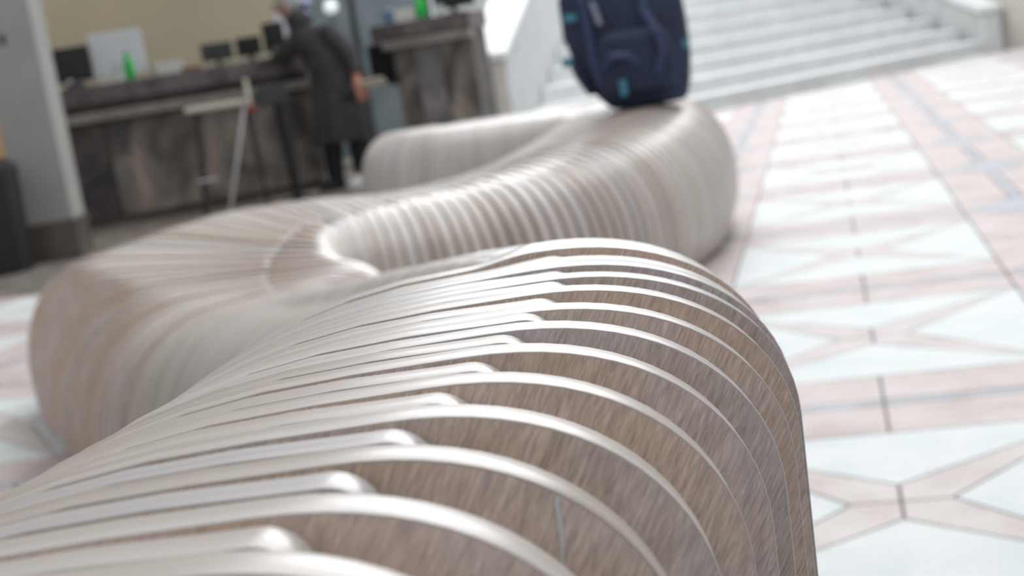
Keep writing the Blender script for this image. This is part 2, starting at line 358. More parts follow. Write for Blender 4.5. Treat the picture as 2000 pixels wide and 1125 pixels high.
# columns: x, y, angle, z_top, z_shoulder, uL, aL, bL, uR, aR, bR, inL, inR
def row(x, y, th, zt, zl, uL, aL, bL, uR, aR, bR, iL, iR): return [x, y, th, zt, zl, uL, aL, bL, uR, aR, bR, iL, iR]
ST = []
for k in range(-6, 0):
    ST.append(row(*(NT[0] + k * (NT[1] - NT[0])), NA[0] + 0.8 * k, 0.740, 0.740, -0.06, 0.30, 0.27, -0.02, 0.095, 0.085, 0.03, 0.06))
for k in range(10):
    ST.append(row(*NT[k], NA[k], 0.740, 0.740, -0.06, 0.30 - 0.002 * k, 0.27 + 0.003 * k, -0.02, 0.095 + 0.0028 * k, 0.085, 0.03, 0.06))
N_NEAR = len(ST)
ST += [
    row(0.034, 0.760, 0, 0.739, 0.735, -0.06, 0.275, 0.30, -0.02, 0.125, 0.09, 0.03, 0.06),
    row(0.020, 0.98, 7, 0.7095, 0.694, -0.05, 0.25, 0.30, 0.005, 0.14, 0.11, 0.03, 0.06),
    row(-0.05, 1.40, 22, 0.653, 0.628, -0.06, 0.25, 0.30, 0.04, 0.16, 0.14, 0.03, 0.05),
    row(-0.20, 2.00, 36, 0.562, 0.540, -0.06, 0.22, 0.30, 0.07, 0.17, 0.16, 0.03, 0.04),
    row(-0.36, 2.50, 42, 0.485, 0.468, -0.06, 0.23, 0.30, 0.07, 0.16, 0.17, 0.03, 0.03),
    row(-0.44, 2.80, 38, 0.446, 0.440, -0.07, 0.25, 0.30, 0.05, 0.16, 0.17, 0.03, 0.03),
    row(-0.52, 3.10, 14, 0.425, 0.422, -0.13, 0.30, 0.30, 0.10, 0.17, 0.17, 0.03, 0.03),
    row(-0.58, 3.40, -18, 0.425, 0.425, -0.32, 0.32, 0.32, 0.16, 0.17, 0.17, 0.03, 0.03),
    row(-0.61, 3.70, -46, 0.430, 0.440, -0.84, 0.30, 0.32, 0.17, 0.17, 0.17, 0.04, 0.03),
    row(-0.60, 4.05, -64, 0.440, 0.455, -0.86, 0.24, 0.28, 0.18, 0.18, 0.18, 0.04, 0.03),
    row(-0.48, 4.36, -74, 0.445, 0.455, -0.52, 0.24, 0.28, 0.15, 0.20, 0.20, 0.04, 0.03),
    row(-0.22, 4.50, -66, 0.445, 0.440, -0.34, 0.22, 0.28, 0.05, 0.25, 0.25, 0.04, 0.075),
    row(0.06, 4.62, -55, 0.465, 0.45, -0.32, 0.22, 0.28, 0.02, 0.29, 0.29, 0.04, 0.075),
    row(0.32, 4.84, -43, 0.502, 0.48, -0.34, 0.22, 0.28, 0.00, 0.31, 0.33, 0.04, 0.075),
    row(0.50, 5.16, -31, 0.530, 0.51, -0.34, 0.22, 0.28, 0.00, 0.31, 0.34, 0.04, 0.075),
    row(0.62, 5.50, -20, 0.552, 0.53, -0.34, 0.22, 0.30, 0.00, 0.30, 0.34, 0.04, 0.075),
    row(0.72, 6.00, 2, 0.560, 0.54, -0.30, 0.22, 0.30, 0.00, 0.28, 0.32, 0.04, 0.075),
    row(0.62, 6.55, 40, 0.550, 0.535, -0.26, 0.20, 0.28, 0.00, 0.26, 0.30, 0.04, 0.075),
    row(0.30, 6.95, 72, 0.540, 0.53, -0.24, 0.20, 0.28, 0.00, 0.26, 0.30, 0.04, 0.075),
    row(-0.05, 7.10, 80, 0.535, 0.53, -0.22, 0.20, 0.28, 0.00, 0.26, 0.30, 0.04, 0.075),
    row(-0.24, 7.22, 55, 0.530, 0.53, -0.20, 0.20, 0.28, 0.00, 0.26, 0.30, 0.04, 0.075),
    row(-0.30, 7.50, 20, 0.520, 0.52, -0.20, 0.20, 0.28, 0.00, 0.26, 0.30, 0.04, 0.075),
    row(-0.30, 7.90, 0, 0.500, 0.50, -0.20, 0.20, 0.28, 0.00, 0.26, 0.30, 0.04, 0.075),
]
ST = np.array(ST)
SX = np.concatenate([[0], np.cumsum(np.hypot(np.diff(ST[:, 0]), np.diff(ST[:, 1])))])
def station(s): return np.array([pchip(SX, ST[:, c], s) for c in range(ST.shape[1])])
def frame(q):
    a = R(q[2]); return np.array([q[0], q[1]]), np.array([math.cos(a), math.sin(a)]), np.array([-math.sin(a), math.cos(a)])
def gap(q0, q1):
    T0, U0_, N0 = frame(q0); T1, U1, N1 = frame(q1); g = 9
    for u in np.linspace(0.6 * q1[5], q1[8] + 0.6 * q1[9], 7):
        g = min(g, float(((T1 + U1 * u) - (T0 + U0_ * u)) @ ((N0 + N1) / 2)))
    return g
pos = [SX[k] for k in range(N_NEAR)]
while pos[-1] < SX[-1] - 0.05:
    q0 = station(pos[-1]); lo, hi = pos[-1] + 0.01, pos[-1] + 0.14
    for _ in range(22):
        md = (lo + hi) / 2
        if gap(q0, station(md)) < 2 * TH: lo = md
        else: hi = md
    pos.append((lo + hi) / 2)
    if len(pos) > 400: break
print('long slats', len(pos))
PW = 2.2
def outline(q, short):
    zt, zl, uL, aL, bL, uR, aR, bR, iL, iR = q[3:]
    P = []
    if not short:
        P.append((uR + aR - iR, 0.0))
        for k in range(1, 4): P.append((uR + aR - iR * (1 - k / 4) ** 2, (zt - bR) * k / 4))
        for k in range(0, 19):
            t = k / 18 * PI / 2
            P.append((uR + aR * math.cos(t) ** (2 / PW), zt - bR + bR * math.sin(t) ** (2 / PW)))
    else:
        dz = 0.0012; r = 0.015; ux = 0.004
        zs = zt - dz
        P.append((ux - 0.01, 0.0)); P.append((ux, zs * 0.5)); 
        for k in range(0, 9):
            t = k / 8 * PI / 2; P.append((ux - r + r * math.cos(t), zs - r + r * math.sin(t)))
    u_start = P[-1][0]; z_start = P[-1][1]
    dzs = 0.0012 if short else 0.0
    for k in range(1, 7):
        s = k / 7; e = s * s * (3 - 2 * s); uu = u_start + (uL - u_start) * s
        P.append((uu, z_start + (zl - dzs * 0.4 - z_start) * e))
    z0 = zl - dzs * 0.4
    for k in range(0, 17):
        t = (1 - k / 16) * PI / 2
        P.append((uL - aL * math.cos(t) ** (2 / PW), z0 - bL + bL * math.sin(t) ** (2 / PW)))
    for k in range(1, 4): P.append((uL - aL + iL * (k / 4) ** 2, (z0 - bL) * (1 - k / 4)))
    P.append((uL - aL + iL, 0.0))
    return P
def slat_mesh(P, th, grow=0.0, full=0.0):
    P = np.array(P); n = len(P); r = 0.0008
    nxt = np.roll(P, -1, 0); prv = np.roll(P, 1, 0); tg = nxt - prv; tg /= np.linalg.norm(tg, axis=1)[:, None]
    nrm = np.stack([tg[:, 1], -tg[:, 0]], 1)       # outward for counter-clockwise outline
    I = P - nrm * r
    h = th / 2
    loops = [(I, -h), (P - nrm * 0.3 * r, -h + 0.3 * r), (P, -h + r), (P, h - r), (P - nrm * 0.3 * r, h - 0.3 * r), (I, h)]
    V = []
    for Q, y in loops:
        for p in Q:
            k = 1.0 + grow * max(0.0, -p[0] - 0.03) / th     # curved runs use slats that widen to the outside
            k += full * min(1.0, max(0.0, (p[0] - 0.01) / 0.08))
            V.append((p[0], y * k + h, max(p[1], 0.0)))
    F = []
    for a in range(5):
        for k in range(n):
            k2 = (k + 1) % n; F.append((a * n + k, a * n + k2, (a + 1) * n + k2, (a + 1) * n + k))
    F.append(tuple(range(n))[::-1]); F.append(tuple(5 * n + k for k in range(n)))
    me = bpy.data.meshes.new('slat'); me.from_pydata(V, [], F)
    me.materials.append(M_EDGE); me.materials.append(M_FACE)
    mi = [0] * (5 * n) + [1, 1]; me.polygons.foreach_set('material_index', mi)
    me.polygons.foreach_set('use_smooth', [True] * (5 * n) + [False, False])
    me.flip_normals(); me.update()
    me.set_sharp_from_angle(angle=R(28))
    return me
bench = empty('slatted_bench', (0.0, 1.0, 0), 0, 'long wavy bench of upright pale plywood slats winding across the stone floor', 'bench')
slats = []
for k in range(len(pos)):
    slats.append((pos[k], False, 0.0))
    if k + 1 < len(pos): slats.append(((pos[k] + pos[k + 1]) / 2, True, 0.0))
items = []
for s, short, _ in slats:
    q = station(s); k = pos.index(min(pos, key=lambda v: abs(v - s)))
    grow = 0.0
    if s > SX[N_NEAR + 1]:
        a, b = station(max(s - 0.02, 0)), station(min(s + 0.02, SX[-1]))
        k = min(max(int(np.searchsorted(pos, s)) - 1, 0), len(pos) - 2); per = pos[k + 1] - pos[k]
        _, _, n0 = frame(q); Ta, Ua, _ = frame(a); Tb, Ub, _ = frame(b); uu = q[5]
        w_out = float(((Tb + Ub * uu) - (Ta + Ua * uu)) @ n0) / 0.04 * per / 2
        grow = max(0.0, (w_out * 0.96 - TH) / (-uu - 0.03))
    jit = rng.normal(0, 0.0006 if q[1] < 2.6 else 0.0013, 2)
    q[3] += jit[0]; q[4] += jit[0]
    ur = q[8] + 0.7 * q[9]
    full = 0.0
    if s > SX[N_NEAR + 3] and not short:
        w_r = float(((Tb + Ub * ur) - (Ta + Ua * ur)) @ n0) / 0.04 * per
        full = max(0.0, 0.80 * w_r / TH - 1.0)
    items.append((q, short, grow, full))
print('slats', len(items))
if len(items) > 300:
    rank = sorted(range(len(items)), key=lambda i: -(1.0 / items[i][0][1] if items[i][0][1] > 0.25 else 0.01) * (0.6 if items[i][1] else 1))
    keep = set(rank[:300])
else: keep = set(range(len(items)))
rest_v, rest_f, rest_m = [], [], []
for i, (q, short, grow, full) in enumerate(items):
    T, U_, N_ = frame(q)
    me = slat_mesh(outline(q, short), TH - 0.0006, grow, full)
    if i in keep:
        o = link('slat', me, [], bench, loc=(T[0], T[1] - 1.0, 0), rotz=R(q[2]))
        if not short and abs(q[1] - NT[2][1]) < 0.002:
            pts = [(0.0466, 0.7205, 0.0008), (0.0462, 0.716, 0.0006), (0.0463, 0.711, 0.0008), (0.0455, 0.7023, 0.0005), (0.0450, 0.694, 0.0003)]
            v = []; fc = []
            for (a_, z_, w_) in pts: v += [(a_ - w_, -0.0002, z_), (a_ + w_, -0.0002, z_), (a_ + w_ * .6, -0.0005, z_), (a_ - w_ * .6, -0.0005, z_)]
            for a_ in range(len(pts) - 1):
                for b_ in range(4): fc.append((a_ * 4 + b_, a_ * 4 + (b_ + 1) % 4, a_ * 4 + 4 + (b_ + 1) % 4, a_ * 4 + 4 + b_))
            pm_ = bpy.data.meshes.new('paint_drip'); pm_.from_pydata(v, [], fc); pm_.update()
            link('paint_drip', pm_, mat('pale_blue_paint', (0.62, 0.68, 0.72), 0.5), o, label='pale blue-grey dried paint drip')
    else:
        M = Matrix.Translation((T[0], T[1] - 1.0, 0)) @ Matrix.Rotation(R(q[2]), 4, 'Z'); b0 = len(rest_v)
        rest_v += [tuple(M @ v.co) for v in me.vertices]
        for p in me.polygons: rest_f.append([b0 + v for v in p.vertices]); rest_m.append(p.material_index)
        bpy.data.meshes.remove(me)
if rest_v:
    me = bpy.data.meshes.new('hidden_slats'); me.from_pydata(rest_v, [], rest_f)
    me.materials.append(M_EDGE); me.materials.append(M_FACE); me.polygons.foreach_set('material_index', rest_m)
    link('far_slats', me, [], bench, kind='stuff')

# ------------------------------------------------------------------ white stone stairs and their side walls
st_a = R(34); SD = np.array([math.cos(st_a), math.sin(st_a)]); SU = np.array([-math.sin(st_a), math.cos(st_a)])
P0 = np.array([0.5, 12.1])
def wall_x(y): return 0.23 + (y - 11.7) * 0.25
stairs = empty('marble_staircase', (P0[0], P0[1], 0), 0, 'wide flight of white marble steps rising behind the bench', 'staircase')
def left_u(base):
    # where the step's line meets the side wall
    for u in np.linspace(-6, 6, 2400):
        p = base + u * SD
        if p[0] >= wall_x(p[1]): return u
    return 0
for n in range(11):
    f = P0 + SU * (0.33 * n); b = P0 + SU * (0.33 * (n + 1) + 0.02)
    if n == 10: b = b + SU * 0.6
    uf, ub = left_u(f), left_u(b)
    poly = [tuple(f + SD * uf - P0), tuple(f + SD * 6.0 - P0), tuple(b + SD * 6.0 - P0), tuple(b + SD * ub - P0)]
    prism('step', poly, 0.155 * n + (0.0 if n == 0 else -0.02), 0.155 * (n + 1) - 0.035, M_WHITEM, stairs)
    f2 = f - SU * 0.025; poly = [tuple(f2 + SD * uf - P0), tuple(f2 + SD * 6.0 - P0), tuple(b + SD * 6.0 - P0), tuple(b + SD * ub - P0)]
    prism('tread', poly, 0.155 * (n + 1) - 0.035, 0.155 * (n + 1), M_WHITEM, stairs, bev=0.006)
def side_wall(name, label, y0, y1, xl, w, z0, sl, slx, cap_w, mt_end, rot=0, loc=(0, 0, 0)):
    t = empty(name, loc, rot, label, 'balustrade')
    bm = bmesh.new()
    def ring(y):
        x = xl + (y - y0) * slx; z = z0 + (y - y0) * sl
        return [(x, y, 0), (x + w, y, 0), (x + w, y, z), (x, y, z)]
    a = [bm.verts.new(p) for p in ring(y0 + 0.06)]; b = [bm.verts.new(p) for p in ring(y1)]
    for k in range(4): bm.faces.new((a[k], a[(k + 1) % 4], b[(k + 1) % 4], b[k]))
    bm.faces.new(a); bm.faces.new(b)
    link('side_panel', finish(bm, 'side_panel'), M_PANELM, t)
    bm = bmesh.new(); oh = (cap_w - w) / 2
    def ring2(y, d0, d1):
        x = xl + (y - y0) * slx; z = z0 + (y - y0) * sl
        return [(x - oh, y, z + d0), (x + w + oh, y, z + d0), (x + w + oh, y, z + d1), (x - oh, y, z + d1)]
    a = [bm.verts.new(p) for p in ring2(y0, 0.0, 0.07)]; b = [bm.verts.new(p) for p in ring2(y1, 0.0, 0.07)]
    for k in range(4): bm.faces.new((a[k], a[(k + 1) % 4], b[(k + 1) % 4], b[k]))
    bm.faces.new(a); bm.faces.new(b)
    bmesh.ops.bevel(bm, geom=list(bm.edges), offset=0.012, segments=2, affect='EDGES')
    link('coping', finish(bm, 'coping'), M_WHITEM, t)
    box('end_post', xl + 0.01, xl + w - 0.01, y0 + 0.02, y0 + 0.12, 0, z0 - 0.002, mt_end, t)
    return t
side_wall('stair_side_wall', 'white marble stair side wall with sloping coping beside the right-hand counter', 11.7, 15.6, -0.08, 0.30, 0.77, 0.383, 0.25, 0.36, M_CREAMM)
side_wall('stair_side_wall', 'white marble stair side wall at the far right end of the steps', 0.0, 3.6, 0.0, 0.34, 0.42, 0.47, 0.0, 0.40, M_WHITEM, rot=st_a, loc=(float(P0[0] + SD[0] * 6.02), float(P0[1] + SD[1] * 6.02 + 0.05), 0))
pc = P0 + SD * 6.72 - SU * 0.02
colr = empty('stone_column', (pc[0], pc[1], 0), st_a, 'cream stone column at the right end of the white steps', 'column', kind='structure')
box('shaft', -0.26, 0.26, -0.2, 0.3, 0.0, 3.8, M_CREAMM, colr, bev=0.01)
box('dark_edge', 0.262, 0.36, -0.16, 0.26, 0.0, 3.8, M_PLINTH, colr, bev=0.01)

# ------------------------------------------------------------------ left counter and what stands on it
ct = empty('reception_counter', (-3.15, 10.87, 0), R(19), 'long brown marble reception counter with dark top behind the bench lobe', 'counter')
box('carcass', -0.9, 1.92, 0.05, 0.68, 0.0, 0.93, M_COUNTER2, ct, bev=0)
xs = [-0.9, -0.42, -0.02, 0.30, 0.98, 1.42, 1.92]
for k in range(6):
    box('front_panel', xs[k] + 0.004, xs[k + 1] - 0.004, 0.0, 0.045, 0.06, 0.78, (M_COUNTER if k in (1, 3, 5) else M_COUNTER2) if k != 4 else M_COUNTER, ct, bev=0.003)
box('kick_board', -0.9, 1.92, 0.03, 0.05, 0.0, 0.055, M_PLINTH, ct, bev=0)
box('ledge', -0.92, 1.94, -0.10, 0.05, 0.80, 0.87, M_STRIP, ct, bev=0.006)
box('counter_top', -0.95, 1.97, -0.06, 0.70, 0.935, 1.075, M_SLABTOP, ct, bev=0.006)
def on_counter(u, v, o=(-3.15, 10.87), a=R(19)): return (o[0] + u * math.cos(a) - v * math.sin(a), o[1] + u * math.sin(a) + v * math.cos(a))
TOP = 1.0755
def monitor(u, wd, hh, label, back, face, rot=0, v=0.36, base_mt=None, org=None, z=TOP):
    p = on_counter(u, v) if org is None else on_counter(u, v, *org)
    t = empty('monitor', (p[0], p[1], z), (R(19) if org is None else org[1]) + R(rot), label, 'monitor')
    box('casing', -wd / 2, wd / 2, -0.016, 0.02, 0.05, hh, back, t, bev=0.006)
    box('screen', -wd / 2 + 0.012, wd / 2 - 0.012, 0.0205, 0.023, 0.065, hh - 0.015, face, t, bev=0)
    box('stand', -0.022, 0.022, -0.034, -0.0165, 0.012, 0.17, base_mt or back, t, bev=0.003)
    box('foot', -0.09, 0.09, -0.08, 0.06, 0.0, 0.012, base_mt or back, t, bev=0.003)
    return t
monitor(0.165, 0.31, 0.32, 'black monitor next to the grey column, left of the white one', M_BLACK, M_SCREEN, rot=-4)
monitor(0.535, 0.42, 0.395, 'white-backed monitor with a green bottle in front of it', M_WHITEP, M_SCREEN, rot=2, v=0.44)
monitor(1.29, 0.25, 0.19, 'small dark monitor left of two others on the counter', M_DGREY, M_SCREEN, v=0.32)
monitor(1.55, 0.20, 0.20, 'small dark monitor in the middle of three on the counter', M_BLACK, M_SCREEN, rot=5, v=0.32)
monitor(1.76, 0.17, 0.285, 'tall narrow black screen by the leaning person', M_BLACK, M_SCREEN, v=0.30)
def bottle(u, v, label, mt, h=0.2, r=0.035, org=None, z=TOP):
    p = on_counter(u, v) if org is None else on_counter(u, v, *org)
    t = empty('bottle', (p[0], p[1], z), 0, label, 'bottle')
    link('body', finish(loft([(0, 0, 0, r * .9, r * .9), (0, 0, .01, r, r), (0, 0, h * .6, r, r), (0, 0, h * .78, r * .5, r * .5), (0, 0, h * .86, r * .42, r * .42)], 16), 'body', True), mt, t)
    link('cap', finish(loft([(0, 0, h * .865, r * .5, r * .5), (0, 0, h, r * .46, r * .46)], 14), 'cap', True), mt, t)
    return t
bottle(0.575, 0.18, 'bright green bottle in front of the white-backed monitor', M_GREEN, 0.215, 0.040)
def papers(u, v, wd, dp, h, label, org=None, z=TOP, rot=0, name='paper_stack', mt=None):
    p = on_counter(u, v) if org is None else on_counter(u, v, *org)
    a = (R(19) if org is None else org[1]) + R(rot)
    t = empty(name, (p[0], p[1], z), a, label, 'papers')
    n = max(2, int(h / 0.02)); 
    for k in range(n):
        o = random.uniform(-.006, .006); box('sheaf', -wd / 2 + o, wd / 2 + o, -dp / 2, dp / 2, k * h / n, (k + 1) * h / n - 0.001, mt or M_PAPER, t, bev=0.0015)
papers(0.90, 0.40, 0.22, 0.26, 0.10, 'tall stack of pale papers right of the white-backed monitor')
papers(0.42, 0.10, 0.20, 0.16, 0.022, 'low pad of papers lying at the counter edge near the green bottle')
papers(1.04, 0.12, 0.14, 0.14, 0.03, 'flat reddish folder on the counter between papers and dark monitors', mt=mat('dull_red_card', (0.20, 0.07, 0.04), 0.7))
t = empty('desk_phone', (*on_counter(0.16, 0.12), TOP), R(19), 'grey desk phone in front of the black monitor', 'phone')
box('base', -0.07, 0.07, -0.06, 0.06, 0, 0.035, M_DGREY, t, bev=0.006); box('handset', -0.065, -0.025, -0.065, 0.065, 0.036, 0.062, M_CHROME, t, bev=0.01)
t = empty('flyer_rack', (*on_counter(1.86, 0.42), TOP), R(19), 'slim white flyer stand at the end of the left counter', 'stand')
box('back_plate', -0.05, 0.05, 0, 0.012, 0, 0.36, M_WHITEP, t); box('tray', -0.05, 0.05, -0.04, -0.001, 0, 0.03, M_WHITEP, t)

# ------------------------------------------------------------------ right counter
O2 = (-0.64, 11.36); A2 = R(-20); ORG = (O2, A2)
c2 = empty('reception_counter', (O2[0], O2[1], 0), A2, 'tall brown marble counter left of the white stair side wall', 'counter')
box('carcass', 0.02, 0.66, 0.05, 0.38, 0, 1.06, M_COUNTER2, c2, bev=0)
for k, (x0, x1) in enumerate(((0.0, 0.18), (0.18, 0.40), (0.40, 0.68))):
    box('front_panel', x0 + 0.004, x1 - 0.004, 0.0, 0.045, 0.06, 0.985, M_COUNTER if k != 1 else mat('grey_marble_panel', (0.09, 0.085, 0.09), 0.35, var=(0.24, 0.22, 0.21), scale=5, detail=7, distort=1.0), c2, bev=0.003)
box('kick_board', 0.0, 0.68, 0.03, 0.05, 0, 0.055, M_PLINTH, c2, bev=0)
box('ledge', -0.05, 0.69, -0.07, 0.05, 0.99, 1.055, M_STRIP, c2, bev=0.006)
box('counter_top', -0.14, 0.69, -0.04, 0.38, 1.062, 1.19, M_SLABTOP, c2, bev=0.006)
box('side_bin', -0.24, -0.005, 0.06, 0.34, 0.72, 1.055, M_BLACK, c2, bev=0.01)
T2 = 1.1905
bottle(0.26, 0.10, 'bright green bottle on the tall counter by the stairs', M_GREEN, 0.20, 0.045, org=ORG, z=T2)
def cup(u, v, label, mt, h=0.09, r=0.04):
    p = on_counter(u, v, *ORG); t = empty('cup', (p[0], p[1], T2), 0, label, 'cup')
    link('body', finish(loft([(0, 0, 0, r * .7, r * .7), (0, 0, h * .92, r, r)], 16), 'body', True), mt, t)
    link('rim', finish(loft([(0, 0, h * .925, r * 1.05, r * 1.05), (0, 0, h, r * 1.02, r * 1.02)], 16), 'rim', True), M_WHITEP, t)
cup(-0.03, 0.12, 'blue cup at the left end of the tall counter', mat('blue_ceramic', (0.10, 0.20, 0.32), 0.4), 0.12, 0.045)
papers(0.12, 0.20, 0.18, 0.2, 0.10, 'pale stack of papers left of the green bottle on the tall counter', org=ORG, z=T2)
cup(0.42, 0.07, 'white cup on the tall counter right of its green bottle', M_WHITEP, 0.08, 0.04)
monitor(0.49, 0.34, 0.34, 'black monitor on the tall counter by the stairs', M_BLACK, M_SCREEN, org=ORG, z=T2, v=0.24)

# ------------------------------------------------------------------ stool, post, bin, panel, lamp
def stool():
    t = empty('bar_stool', (-1.92, 10.62, 0), R(8), 'high cream bar stool with a red bracket in front of the left counter', 'stool')
    bm = bmesh.new(); add_box(bm, -0.25, 0.20, -0.17, 0.17, 0.755, 0.80, 0.015)
    link('seat', finish(bm, 'seat'), M_CREAMW, t)
    bm = bmesh.new(); add_box(bm, 0.205, 0.235, -0.17, 0.17, 0.74, 0.94, 0.01); link('low_back', finish(bm, 'low_back'), M_CREAMW, t)
    box('bracket', 0.16, 0.25, -0.05, 0.05, 0.685, 0.75, M_RED, t, bev=0.008)
    for (x, y, x2, y2, m_) in ((0.18, -0.12, -0.06, -0.20, M_CHROME), (0.18, 0.12, 0.22, 0.16, M_DGREY), (-0.18, 0.12, -0.26, 0.20, M_DGREY), (-0.16, -0.10, -0.22, -0.18, M_DGREY)):
        tube('leg', [(x, y, 0.75), ((x + x2) / 2, (y + y2) / 2, 0.375), (x2, y2, 0.0)], [0.017, 0.015, 0.014], m_, t)
    tube('footrest', [(-0.24, -0.19, 0.26), (-0.10, -0.19, 0.26)], 0.010, M_CHROME, t)
stool()
t = empty('ticket_post', (-1.485, 10.75, 0), R(6), 'black floor post with a boxy head between the stool and the person', 'post')
link('pole', finish(loft([(0.0, 0, 0.02, .034, .034), (0, 0, 0.72, .062, .05)], 14), 'pole', True), M_BLACK, t)
link('base', finish(loft([(0, 0, 0, .10, .10), (0, 0, 0.012, .10, .10), (0, 0, 0.02, .05, .05)], 20), 'base', True), M_BLACK, t)
box('head', -0.17, 0.06, -0.05, 0.05, 0.725, 0.87, M_DGREY, t, bev=0.012)
t = empty('litter_bin', (-3.02, 8.62, 0), 0, 'black round litter bin left of the grey column', 'bin')
link('body', finish(loft([(0, 0, 0, .17, .17), (0, 0, 0.60, .19, .19)], 26), 'body', True), M_BLACK, t)
link('lid', finish(loft([(0, 0, 0.603, .195, .195), (0, 0, 0.64, .19, .19), (0, 0, 0.69, .12, .12)], 26), 'lid', True), M_BLACK, t)
t = empty('poster_board', (-3.42, 10.0, 0), R(5), 'plain orange board standing behind the grey column', 'board')
box('panel', -0.28, 0.24, -0.012, 0.012, 0.55, 1.22, M_ORANGE, t); 
for x in (-0.22, 0.18): box('foot', x - 0.02, x + 0.02, -0.12, 0.12, 0, 0.03, M_DGREY, t)
for x in (-0.22, 0.18): box('post', x - 0.012, x + 0.012, -0.010, 0.010, 0.031, 0.549, M_DGREY, t, bev=0.002)
t = empty('globe_lamp', (-1.245, 13.4, 0), 0, 'white globe lamp on a slim dark stand behind the person', 'lamp')
tube('stand', [(0, 0, 0.02), (0, 0, 1.42)], 0.012, M_DGREY, t)
link('base', finish(loft([(0, 0, 0, .13, .13), (0, 0, 0.02, .12, .12)], 20), 'base', True), M_DGREY, t)
bm = bmesh.new(); bmesh.ops.create_uvsphere(bm, u_segments=20, v_segments=12, radius=0.066, matrix=Matrix.Translation((0, 0, 1.487)))
M_GLOBE = mat('lit_globe', (0.8, 0.85, 0.85), 0.4); M_GLOBE.node_tree.nodes['Principled BSDF'].inputs['Emission Color'].default_value = (0.75, 0.9, 0.92, 1); M_GLOBE.node_tree.nodes['Principled BSDF'].inputs['Emission Strength'].default_value = 0.6
link('globe', finish(bm, 'globe', True), M_GLOBE, t)

# ------------------------------------------------------------------ person leaning on the counter
PX, PY = -1.13, 11.02
per = empty('person', (PX, PY, 0), 0, 'person in a long dark grey coat and black trousers leaning onto the left counter', 'person')
def skin_body(name, verts, edges, rads, mt, parent, root=0, sub=2):
    me = bpy.data.meshes.new(name); me.from_pydata(verts, edges, [])
    o = link(name, me, mt, parent)
    md = o.modifiers.new('skin', 'SKIN'); md.use_smooth_shade = True
    for k, r in enumerate(rads):
        v = me.skin_vertices[0].data[k]; v.radius = (r, r) if not isinstance(r, tuple) else r; v.use_root = (k == root)
    s = o.modifiers.new('sub', 'SUBSURF'); s.levels = 1; s.render_levels = sub
    return o
V = []; E_ = []; RR = []
def jt(p, r, prev=None):
    V.append(p); RR.append(r); i = len(V) - 1
    if prev is not None: E_.append((prev, i))
    return i
pel = jt((0.05, 0.02, 0.84), 0.125)
sp = jt((0.02, 0.02, 1.00), 0.10, pel); ch = jt((-0.06, 0.03, 1.15), 0.09, sp); nk = jt((-0.16, 0.04, 1.30), 0.055, ch); nk2 = jt((-0.20, 0.04, 1.35), 0.055, nk)
h1 = jt((-0.235, 0.04, 1.41), 0.085, nk2); h2 = jt((-0.25, 0.04, 1.48), 0.078, h1)
for sx, fx in ((-0.09, -0.08), (0.09, 0.14)):
    hp = jt((0.05 + sx, 0.02, 0.78), 0.095, pel); kn = jt((0.02 + fx * .9, -0.01, 0.45), 0.06, hp); an = jt((fx, 0.03, 0.08), 0.042, kn)
    jt((fx - 0.06, -0.06, 0.035), 0.034, an)
def arm(sh, el, wr, dirn, tip_r=0.0085):
    a = jt(sh, 0.045, ch); b = jt(el, 0.045, a); c = jt(wr, 0.029, b)
    d = Vector(dirn).normalized(); side = d.cross(Vector((0, 1, 0))).normalized()
    if side.length < .1: side = Vector((0, 0, 1))
    pm = Vector(wr) + d * 0.05; pi_ = jt(tuple(pm), 0.030, c)
    for k, (off, ln) in enumerate(((-0.030, 0.065), (-0.010, 0.078), (0.010, 0.073), (0.028, 0.055))):
        q1 = pm + d * 0.035 + side * off; q2 = q1 + d * ln * .5 + Vector((0, 0, -0.01)); q3 = q1 + d * ln * .8 + Vector((0, 0, -0.035))
        i = jt(tuple(q1), 0.0095, pi_); i = jt(tuple(q2), 0.009, i); jt(tuple(q3), 0.008, i)
    th = Vector(wr) + d * 0.02 - side * 0.035; i = jt(tuple(th), 0.011, c); jt(tuple(th + d * 0.045 - side * 0.01), 0.009, i)
arm((-0.17, -0.01, 1.15), (-0.34, 0.10, 1.05), (-0.40, 0.33, 1.105), (-0.25, 0.9, -0.05))
arm((0.05, -0.03, 1.15), (0.19, -0.08, 0.98), (0.225, -0.13, 0.815), (0.15, -0.3, -0.9))
body = skin_body('body', V, E_, RR, M_SKIN, per)
# face
bm = bmesh.new()
add_tube(bm, [(-0.315, -0.005, 1.44), (-0.335, -0.01, 1.415), (-0.318, -0.005, 1.405)], [0.008, 0.014, 0.01], 8)
link('nose', finish(bm, 'nose', True), M_SKIN, per)
for y in (-0.045, 0.025):
    bm = bmesh.new(); bmesh.ops.create_uvsphere(bm, u_segments=10, v_segments=8, radius=0.012, matrix=Matrix.Translation((-0.312, y, 1.452))); link('eye', finish(bm, 'eye', True), M_BLACK, per)
bm = bmesh.new(); add_box(bm, -0.322, -0.306, -0.03, 0.015, 1.378, 1.388, 0.003); link('mouth', finish(bm, 'mouth'), M_RED, per)
bm = bmesh.new(); bmesh.ops.create_uvsphere(bm, u_segments=10, v_segments=8, radius=0.024, matrix=Matrix.Translation((-0.225, -0.055, 1.435)) @ Matrix.Diagonal((0.8, 0.5, 1.3, 1))); link('ear', finish(bm, 'ear', True), M_SKIN, per)
bm = bmesh.new(); bmesh.ops.create_uvsphere(bm, u_segments=24, v_segments=16, radius=0.108)
